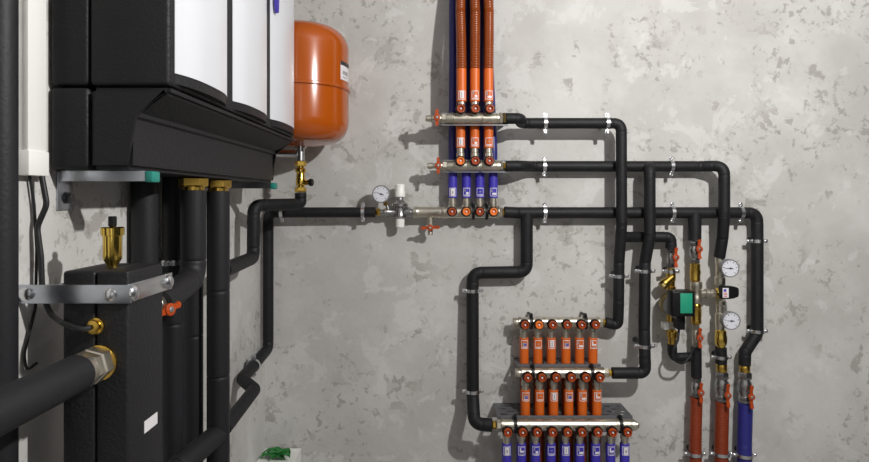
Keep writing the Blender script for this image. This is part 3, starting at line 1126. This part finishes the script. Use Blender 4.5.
obj('actuator_print', bx(l0.x + .003, l1.x - .008, D - .1092, D - .1087, l1.z + Hh * .62, l0.z - Hh * .12), 'blue_mark', ac, smooth=False)
bm = nb()
for k in (0, 1, 2):
    box(bm, l0.x + .003, l1.x - .005, D - .1092, D - .1087, l1.z + Hh * (.10 + .17 * k), l1.z + Hh * (.18 + .17 * k))
obj('actuator_print', bm, 'red_mark', ac, smooth=False)
for py, px in ((268.3, 730.0), (320.8, 731.2)):
    gcc = B(px, py, .125)
    gauge(t, gcc, .0315, 178, Vector((xc, yk - .010, gcc.z)), name='thermometer_gauge')
obj('pocket_nut', lathe_y(720.9, 329.6, 347.2, [(0, .014), (.08, .0185), (.3, .0185), (.36, .0205), (.7, .0205), (.82, .0185), (1, .013)], .056), 'gold', t)
bm = nb()
pipe('insulated_pipe', 'very short black insulated piece inside the clamp under the lower gauge', [K(720.9, 347.5), K(721.2, 363.6)], .0195, every=9)
clamp(K(721.1, 357.0), .0195, (0, 0, 1), 'zinc clamp under the lower gauge, above the right red hose')
t = thing('brass_adapter', K(721.6, 371), 'brass ring adapter on the chrome valve of the right red hose', 'fitting')
obj('adapter_body', lathe_y(721.6, 363.9, 371.5, [(0, .017), (.1, .0185), (.9, .0185), (1, .017)]), 'brass', t)
ball_valve('ball_valve', K(721.8, 371.8), K(721.9, 401.5), .0225, 'large chrome ball valve with orange handle on top of the right red hose', .042, .66, L=.082)
# column of the blue hose
t = thing('brass_adapter', K(744.7, 371), 'brass ring adapter on the chrome valve of the big blue hose', 'fitting')
obj('adapter_body', lathe_y(744.7, 365.4, 371.5, [(0, .017), (.1, .0185), (.9, .0185), (1, .017)]), 'brass', t)
ball_valve('ball_valve', K(744.8, 371.8), K(745.0, 402.8), .0225, 'large chrome ball valve with orange handle on top of the big blue hose', .042, .68, L=.082)

for px, py, r, m_, lab, rib in ((696.3, 397.3, .0215, 'red_hose', 'left red ribbed hose dropping to the floor below an orange-handled valve', True),
                                (722.2, 401.8, .0238, 'red_hose', 'right red ribbed hose dropping to the floor next to the big blue hose', True),
                                (745.4, 403.1, .0252, 'blue_main', 'big blue hose dropping to the floor at the right end of the group', False)):
    a = K(px, py)
    t = thing('floor_hose', Vector((a.x, a.y, 0)), lab, 'hose', 'large hoses to the floor')
    pts = [a, Vector((a.x - .004, a.y, a.z - .15)), Vector((a.x - .002, a.y, a.z - .35)), Vector((a.x, a.y, .0))]
    obj('hose_jacket', ribbed(pts, r, .009, .0012 if rib else .0006), m_, t)
    obj('hose_collar', lathe([(0, r + .001), (.010, r + .001)], a, (0, 0, -1), 22, close=True), 'rubber' if False else m_, t)
clamp(K(694.9, 453.3), .0225, (0, 0, 1), 'zinc clamp round the left red hose near the bottom of the picture')
clamp(K(721.2, 453.3), .0248, (0, 0, 1), 'zinc clamp round the right red hose near the bottom of the picture')
clamp(K(744.4, 454.5), .0262, (0, 0, 1), 'zinc clamp round the big blue hose near the bottom of the picture')

# ------------------------------------------------------------------ left wall: the hydraulic unit
YN, YF_ = F / 622.0, F / 329.0
XF, XL = -.427, -.488
za, zb2, zc2, ztop = H + .180, H + .136, H + .046, H + .92
ux = XW + .004
t = thing('hydraulic_unit', Vector((ux, (YN + YF_) / 2, zc2)), 'large black wall unit with three white curved front panels', 'heating unit')


def chamfered(x0, x1, y0, y1, z0, z1, b):
    return bx(x0, x1, y0, y1, z0, z1, bev=b, seg=3)


XB = -.556    # seam between the rear shell and the front shell
obj('rear_shell', chamfered(ux, XB - .001, YN, YF_, za + .0015, ztop, .007), 'epp', t)
obj('front_shell', chamfered(XB + .001, XF, YN, YF_, za + .0015, ztop, .007), 'epp', t)
ol = [(XB + .001, za - .0015), (XF, za - .0015), (XF, za - .009), (XL, zb2), (XL, zc2), (XB + .001, zc2)]
bm = prism(ol, YN, YF_)
bmesh.ops.bevel(bm, geom=bm.edges[:], offset=.007, segments=4, affect='EDGES')
obj('front_tray', bm, 'epp', t)
obj('rear_tray', chamfered(ux, XB - .001, YN, YF_, zc2, za - .0015, .007), 'epp', t)
ye = [YN + .014, F / (204.5 / .425), F / (166 / .425), YF_ - .006]
for i in range(3):
    y0, y1 = ye[i] + (.020 if i else .006), ye[i + 1] - (.014 if i < 2 else .004)
    n = 18
    bulge = .019

    def prof(off, y0=y0, y1=y1):
        pts = []
        for k in range(n + 1):
            f = k / n
            pts.append((XF + off + bulge * (1 - (2 * f - 1) ** 4) * .9 * (1 - .35 * (2 * f - 1) ** 2), y0 + (y1 - y0) * f))
        return pts
    rim = [(XF - .004, y0)] + prof(-.001) + [(XF - .004, y1)]
    obj('panel_base', prism(rim, za + .008, za + .025, 'xy'), 'epp', t)
    wp = [(XF - .004, y0)] + prof(.001) + [(XF - .004, y1)]
    pn = obj('front_panel', prism(wp, za + .025, ztop - .01, 'xy'), 'white', t, label='white curved front panel')
    if i == 2:
        # small blue oval emblem high on the last panel
        c = Lf(278.5, 4, XF + .019)
        bm = nb()
        ring = []
        for k in range(20):
            a = 2 * PI * k / 20
            ring.append((c.y + math.cos(a) * .0075, c.z + .012 + math.sin(a) * .036))
        prism(ring, XF + .010, XF + .0192, 'yz', bm)
        obj('emblem', bm, 'blue_mark', pn, label='small blue oval emblem')

# mounting rails with teal caps under the unit
for yy, lab in ((F / 600.0, 'zinc mounting rail with teal end cap, at the near end under the wall unit'), (1.70, 'mounting rail with teal end cap, at the far end under the wall unit')):
    t = thing('mounting_rail', Vector((XW, yy, H + .030)), lab, 'bracket', 'teal-capped rails')
    xe = -.478
    zt_, zb_ = zc2 - .001, zc2 - .018
    ol = [(yy - .010, zb_), (yy + .014, zb_), (yy + .014, zt_), (yy + .007, zt_), (yy + .007, zt_ - .003), (yy + .011, zt_ - .003), (yy + .011, zb_ + .003), (yy - .007, zb_ + .003), (yy - .007, zt_ - .003), (yy - .003, zt_ - .003), (yy - .003, zt_), (yy - .010, zt_)]
    obj('rail', prism(ol, XW + .004, xe, 'yz'), 'strap', t, smooth=False)
    ft = obj('wall_foot', bx(XW, XW + .004, yy - .012, yy + .026, zb_ - .048, zt_ - .002, bev=.0012), 'strap', t)
    obj('foot_bolt', lathe([(0, .011), (.003, .011), (.0035, .0075), (.009, .0075), (.010, .004)], (XW + .004, yy + .010, zb_ - .028), (1, 0, 0), 6), 'steel', ft)
    obj('end_cap', bx(xe, xe + .014, yy - .012, yy + .016, zb_ - .002, zt_ - .0005, bev=.003), 'teal', t, label='teal plastic end cap')

# ------------------------------------------------------------------ expansion tank
tx, ty = -.449, 1.945
tr = .160
zf = H + .360
t = thing('expansion_tank', Vector((tx, ty, H + .180)), 'orange cylindrical expansion tank hanging in the corner behind the wall unit', 'tank')


def domep(z0, z1, r, flip):
    """profile from the seam to the rounded end"""
    L = abs(z1 - z0)
    pts = [(0, r)]
    e = .072
    n = 10
    pts.append((L - e, r))
    for k in range(1, n + 1):
        a = PI / 2 * k / n
        pts.append((L - e + e * math.sin(a), r - r * .42 * (1 - math.cos(a)) if k < n else r * .58))
    pts.append((L + .010, r * .3))
    pts.append((L + .012, 0))
    return pts


obj('upper_shell', lathe(domep(zf, H + .563, tr, 1), (tx, ty, zf + .003), (0, 0, 1), 56), 'tank', t)
obj('lower_shell', lathe(domep(zf, H + .186, tr, 1), (tx, ty, zf - .003), (0, 0, -1), 56), 'tank', t)
obj('seam_flange', lathe([(-.005, tr - .002), (-.005, tr + .004), (-.003, tr + .006), (.003, tr + .006), (.005, tr + .004), (.005, tr - .002)], (tx, ty, zf), (0, 0, 1), 56), 'tank', t)
z0, z1_ = H + .385, H + .445
lb = obj('rating_label', patch((tx, ty), tr - .0004, math.radians(65), math.radians(90), z0, z1_, .0012, None, 8), 'mark', t, smooth=False, label='white rating label with a dark head band')
obj('label_band', patch((tx, ty), tr - .0002, math.radians(65), math.radians(90), z1_ - .013, z1_, .0016, None, 8), 'dark_mark', lb, smooth=False)
bm = patch((tx, ty), tr - .0002, math.radians(69), math.radians(80), z0 + .008, z0 + .011, .0014, None, 4)
patch((tx, ty), tr - .0002, math.radians(69), math.radians(84), z0 + .018, z0 + .030, .0014, bm, 4)
obj('label_print', bm, 'grey_mark', lb, smooth=False)
zn = H + .171
obj('neck', lathe([(-.012, .020), (.004, .020), (.005, .013), (.046, .013)], (tx, ty, zn), (0, 0, -1), 22), 'zinc', t)
bmx = cyl((tx - .012, ty, zn - .022), (XW, ty, zn - .022), .012, 20)
cyl((XW + .004, ty, zn - .022), (XW, ty, zn - .022), .028, 24, bmx)
obj('wall_arm', bmx, 'zinc', t)
# brass cap valve below the neck
zv = zn - .047
t = thing('tank_valve', Vector((tx, ty, zv - .1)), 'brass cap valve with black side knob directly below the orange tank', 'valve')
obj('top_nut', hexnut((tx, ty, zv), (tx, ty, zv - .018), .0195), 'brass', t)
obj('valve_body', lathe([(.018, .0125), (.024, .0125), (.028, .018), (.036, .018), (.042, .013), (.058, .015), (.068, .0165), (.078, .0165), (.082, .013), (.090, .013)], (tx, ty, zv), (0, 0, -1), 22), 'gold', t)
obj('bottom_nut', hexnut((tx, ty, zv - .088), (tx, ty, zv - .106), .0190), 'brass', t)
ks = obj('side_port', cyl((tx, ty, zv - .072), (tx + .030, ty - .006, zv - .072), .0085, 14), 'gold', t)
obj('knob', lathe([(0, .009), (.002, .0125), (.011, .0125), (.013, .010)], (tx + .030, ty - .006, zv - .072), (1, -.2, 0), 14), 'black', ks)

# ------------------------------------------------------------------ pipes on the left wall
zc_tank = zv - .107
XP = -.530
YC, YD = F / 455.0, F / 408.0
tk = Vector((tx, ty, zc_tank))
runE = [tk, tk + Vector((.001, .0, -.037)), Vector((-.553, 1.775, H - .023)), Vector((-.553, 1.770, H - .182)), Vector((XP + .004, YD + .025, H - .180))]
pipe('insulated_pipe', 'black insulated pipe stepping down from the brass valve under the orange tank', runE, .0195, fil=.030)
nutz = zc2 - .001
for yy, lab in ((YC, 'near'), (YD, 'far')):
    tn = thing('union_nut', Vector((XP, yy, nutz - .027)), 'brass union nut under the wall unit, on top of the %s front upright pipe' % lab, 'fitting', 'brass unions under the unit')
    obj('nut', hexnut((XP, yy, nutz), (XP, yy, nutz - .020), .031), 'brass', tn)
    obj('collar', cyl((XP, yy, nutz - .020), (XP, yy, nutz - .028), .024, 22), 'brass', tn)
rv = .0268
pipe('insulated_pipe', 'thick black insulated upright under the wall unit, the one with tee branches',
     [Vector((XP, YD, nutz - .0285)), Vector((XP, YD, 0.0))], rv, every=.25,
     branches=(([TEE, TEE + Vector((-.020, -.190, 0)), TEE + Vector((-.030, -.40, 0))], rv * .95, .05),), m='foam2')
elb = Vector((XP, YC, H - .178))
pipe('insulated_pipe', 'thick black insulated upright under the wall unit, bending forward to the orange-winged tap',
     [Vector((XP, YC, nutz - .0285)), elb, Vector((-.512, 1.072, H - .196))], rv, fil=.045, m='foam2')
ya = F / 547.0
pipe('insulated_pipe', 'black insulated upright close to the wall, directly behind the black separator block',
     [Vector((-.5945, 1.19, zc2)), Vector((-.5945, 1.19, 0))], .0262, m='foam2')
pipe('insulated_pipe', 'shaded black insulated upright close to the wall, just right of the separator block',
     [Vector((-.592, 1.312, zc2)), Vector((-.592, 1.312, 0))], .0225, m='foam2')
pipe('insulated_pipe', 'shaded black insulated upright close to the wall, between the two thick uprights',
     [Vector((-.594, 1.430, zc2)), Vector((-.594, 1.430, 0))], .0225, m='foam2')
clamp((-.592, 1.312, H - .145), .0225, (0, 0, 1), 'zinc clamp on a shaded upright behind the separator block', wall='left')
pA, pB_ = runD[2], runD[3]
dd = (pB_ - pA)
clamp(pA + dd * .60, .0185, dd, 'zinc clamp on the slanting pipe low on the left wall', wall='left')

# orange-winged tap between the separator block and the bent pipe
tp = Vector((-.512, 1.072, H - .196))
by1 = .985
t = thing('service_tap', (tp + Vector((-.50, by1, H - .197))) / 2 if False else Vector((-.512, 1.03, H - .196)), 'nickel tap with orange wing handle beside the separator block', 'valve')
obj('valve_body', lathe([(.001, .018), (.018, .020), (.022, .016), (.045, .017), (.060, .020), (.0855, .020)], tp, Vector((0, -1, 0)), 20), 'nickel', t)
hc2 = Vector((-.474, 1.035, H - .199))
obj('stem', cyl((-.512, 1.035, H - .196), hc2, .008, 12), 'nickel', t)
butterfly(t, hc2, (1, -.35, .1), (.15, .55, .10), .060)

# ------------------------------------------------------------------ separator block
bx0, bx1, by0 = -.560, -.4605, F / 665.0
zt2 = H - .110
t = thing('hydraulic_separator', Vector(((bx0 + bx1) / 2, (by0 + by1) / 2, 0)), 'tall black insulated separator block held by a zinc strap under the wall unit', 'heating part')
xm = -.510
obj('left_shell', bx(bx0, xm - .0006, by0, by1, .0, zt2, bev=.005, seg=3), 'epp', t)
obj('right_shell', bx(xm + .0006, bx1, by0, by1, .0, zt2, bev=.005, seg=3), 'epp', t)
lp = Lf(150.5, 423, bx1)
obj('sticker', bx(bx1 - .0002, bx1 + .0008, lp.y - .021, lp.y + .022, lp.z - .009, lp.z + .010), 'mark', t, smooth=False, label='small plain white sticker')
# strap
zs0, zs1 = H - .158, H - .130
t = thing('strap_bracket', Vector((XW, by0, H - .145)), 'zinc strap bracket clasping the top of the separator block to the wall', 'bracket')
obj('front_strap', bx(XW, bx1 + .006, by0 - .0045, by0 - .0005, zs0, zs1, bev=.0008), 'strap', t)
obj('side_strap', bx(bx1 + .0008, bx1 + .0045, by0 - .004, by1 + .024, zs0 + .001, zs1 + .001, bev=.0008), 'zinc', t)
obj('side_strap', bx(bx0 - .0045, bx0 - .0008, by0 - .0004, by1 + .024, zs0 + .001, zs1 + .001, bev=.0008), 'zinc', t)
obj('rear_strap', bx(XW, bx1 + .004, by1 + .020, by1 + .0235, zs0, zs1, bev=.0008), 'strap', t)
zm = (zs0 + zs1) / 2
for ys_ in (by0 + .006, by1 + .008):
    obj('strap_screw', lathe([(0, .012), (.003, .012), (.0065, .008), (.0075, 0)], (bx1 + .0045, ys_, zm), (1, 0, 0), 16), 'zinc', t)
obj('strap_screw', lathe([(0, .010), (.003, .010), (.006, .007), (.007, 0)], (bx1 - .024, by0 - .0045, zm), (0, -1, 0), 16), 'zinc', t)
obj('strap_screw', lathe([(0, .010), (.003, .010), (.006, .007), (.007, 0)], (XW + .012, by0 - .0045, zm), (0, -1, 0), 16), 'zinc', t)

# brass automatic air vent on the block
av = Vector((-.512, by0 + .050, zt2))
t = thing('air_vent', av, 'polished brass air vent with a black pin standing on the separator block', 'valve')
obj('vent_body', lathe([(0, .008), (.004, .008), (.010, .0118), (.014, .0138), (.050, .0140), (.051, .0168), (.0625, .0172), (.064, .0150), (.064, 0)], av, (0, 0, 1), 26), 'gold', t)
obj('vent_pin', lathe([(.064, .0042), (.066, .0062), (.080, .0062), (.081, .005)], av, (0, 0, 1), 14), 'black', t)

# inlet pipe running towards the viewer with a nickel union
ip = Vector((-.503, by0, H - .247))
t = thing('pipe_union', ip, 'nickel union with copper ring on the front of the separator block', 'fitting')
obj('copper_ring', lathe([(0, .0265), (.004, .0265), (.005, .0235)], ip, (0, -1, 0), 26), 'brass', t)
obj('hex_nut', hexnut(ip + Vector((0, -.004, 0)), ip + Vector((0, -.026, 0)), .0265), 'nickel', t)
obj('hex_nut', hexnut(ip + Vector((0, -.027, 0)), ip + Vector((0, -.044, 0)), .0258), 'nickel', t)
obj('collar', cyl(ip + Vector((0, -.044, 0)), ip + Vector((0, -.056, 0)), .0255, 24), 'nickel', t)
pipe('insulated_pipe', 'thick black insulated pipe running from the separator block past the lower left edge', [ip + Vector((0, -.0565, 0)), Vector((-.503, .35, ip.z))], .0265, every=9, m='foam2')
# temperature sensor and cables
sp = Vector((-.508, by0, H - .192))
t = thing('sensor_pocket', sp, 'small brass sensor pocket on the separator block with a black cable', 'sensor')
obj('pocket', lathe([(0, .0125), (.004, .0125), (.005, .010), (.012, .010), (.013, .006)], sp, (0, -1, 0), 18), 'brass', t)
cbl = [sp + Vector((-.001, -.014, 0)), sp + Vector((-.010, -.022, -.001)), sp + Vector((-.045, -.010, .006)), Vector((-.590, .890, H - .178)), Vector((-.604, .893, H - .145)), Vector((-.606, .893, H - .09)), Vector((-.612, .893, H - .045)), Vector((-.598, .895, H - .010)), Vector((-.606, .895, H + .0335))]
obj('sensor_cable', tube(cbl, .0042, .03, 10, groove=False), 'rubber', t)
cb = tube([Vector((-.6175, .885, H + .0335)), Vector((-.6165, .893, H - .01)), Vector((-.6165, .899, H - .08)), Vector((-.6165, .896, H - .17)), Vector((-.618, .873, H - .235)), Vector((-.618, .878, H - .262)), Vector((-.617, .900, H - .256))], .0022, .03, 8, groove=False)
tag(recentre(obj('wall_cable', cb, 'rubber')), 'thin black cable hanging down the left wall behind the zinc strap', 'cable')

# white cable trunking and the upright pipe at the very left
t = thing('cable_trunking', Vector((XW, .886, H + .03)), 'white cable trunking running down the left wall to just above the strap', 'trunking')
yt0, yt1 = .866, .9065
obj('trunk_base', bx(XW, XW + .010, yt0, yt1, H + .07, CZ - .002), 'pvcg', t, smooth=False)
obj('trunk_lid', bx(XW + .010, XW + .017, yt0 - .001, yt1, H + .07, CZ - .002, bev=.0012), 'pvc', t)
obj('end_cap', bx(XW, XW + .0195, yt0 - .003, yt1 + .0025, H + .034, H + .0715, bev=.0015), 'pvc', t)
pipe('insulated_pipe', 'dark grey insulated upright at the far left edge, from floor to ceiling', [Vector((-.599, .797, CZ)), Vector((-.599, .797, 0))], .0225, every=9, m='foam2')

# ------------------------------------------------------------------ planter in the corner
pz = B(290, 449, .012).z
t = thing('planter', Vector((-.552, 1.99, 0)), 'white box planter standing in the corner at the bottom of the picture', 'planter')
px0, px1, py0, py1 = XW + .003, B(301, 449, .012).x, 1.86, D - .006
bm = nb()
tk_ = .008
box(bm, px0, px1, py0, py0 + tk_, 0, pz)
box(bm, px0, px1, py1 - tk_, py1, 0, pz)
box(bm, px0, px0 + tk_, py0 + tk_, py1 - tk_, 0, pz)
box(bm, px1 - tk_, px1, py0 + tk_, py1 - tk_, 0, pz)
obj('planter_box', bm, 'pvc', t, smooth=False)
obj('inner_tray', bx(px0 + tk_, px1 - tk_, py0 + tk_, py1 - tk_, pz - .012, pz - .003), 'pvc', t, smooth=False)
t2 = thing('foliage_plant', Vector(((px0 + px1) / 2, (py0 + py1) / 2, pz - .003)), 'low green leafy plant lying in the white corner planter', 'plant')
for k in range(16):
    cx1 = px0 + .030 + (px1 - px0 - .060) * ((k * .618) % 1)
    cy1 = random.uniform(py1 - .10, py1 - .030)
    ang = random.uniform(-2.9, .3)
    L = random.uniform(.040, .060)
    wd = random.uniform(.010, .015)
    z0 = pz + .002 + .0012 * (k % 5)
    tilt = random.uniform(-.02, .18)
    bm = nb()
    rows = []
    for j in range(9):
        f = j / 8
        ww = wd * math.sin(PI * min(1, f * .93 + .07)) ** .8
        cz = z0 + L * f * tilt + .010 * math.sin(PI * f)
        c = Vector((cx1 + math.cos(ang) * L * (f - .5), cy1 + math.sin(ang) * L * (f - .5) * .7, cz))
        n = Vector((-math.sin(ang), math.cos(ang), 0))
        rows.append([c + n * ww + Vector((0, 0, .004)), c, c - n * ww + Vector((0, 0, .004))])
    top = [[bm.verts.new(p + Vector((0, 0, .0004))) for p in r] for r in rows]
    bot = [[bm.verts.new(p - Vector((0, 0, .0004))) for p in r] for r in rows]
    for a_, b_ in zip(range(8), range(1, 9)):
        for c_ in (0, 1):
            bm.faces.new((top[a_][c_], top[b_][c_], top[b_][c_ + 1], top[a_][c_ + 1]))
            bm.faces.new((bot[a_][c_], bot[a_][c_ + 1], bot[b_][c_ + 1], bot[b_][c_]))
        for c_ in (0, 2):
            bm.faces.new((top[a_][c_], bot[a_][c_], bot[b_][c_], top[b_][c_]))
    obj('leaf', bm, 'leaf', t2)
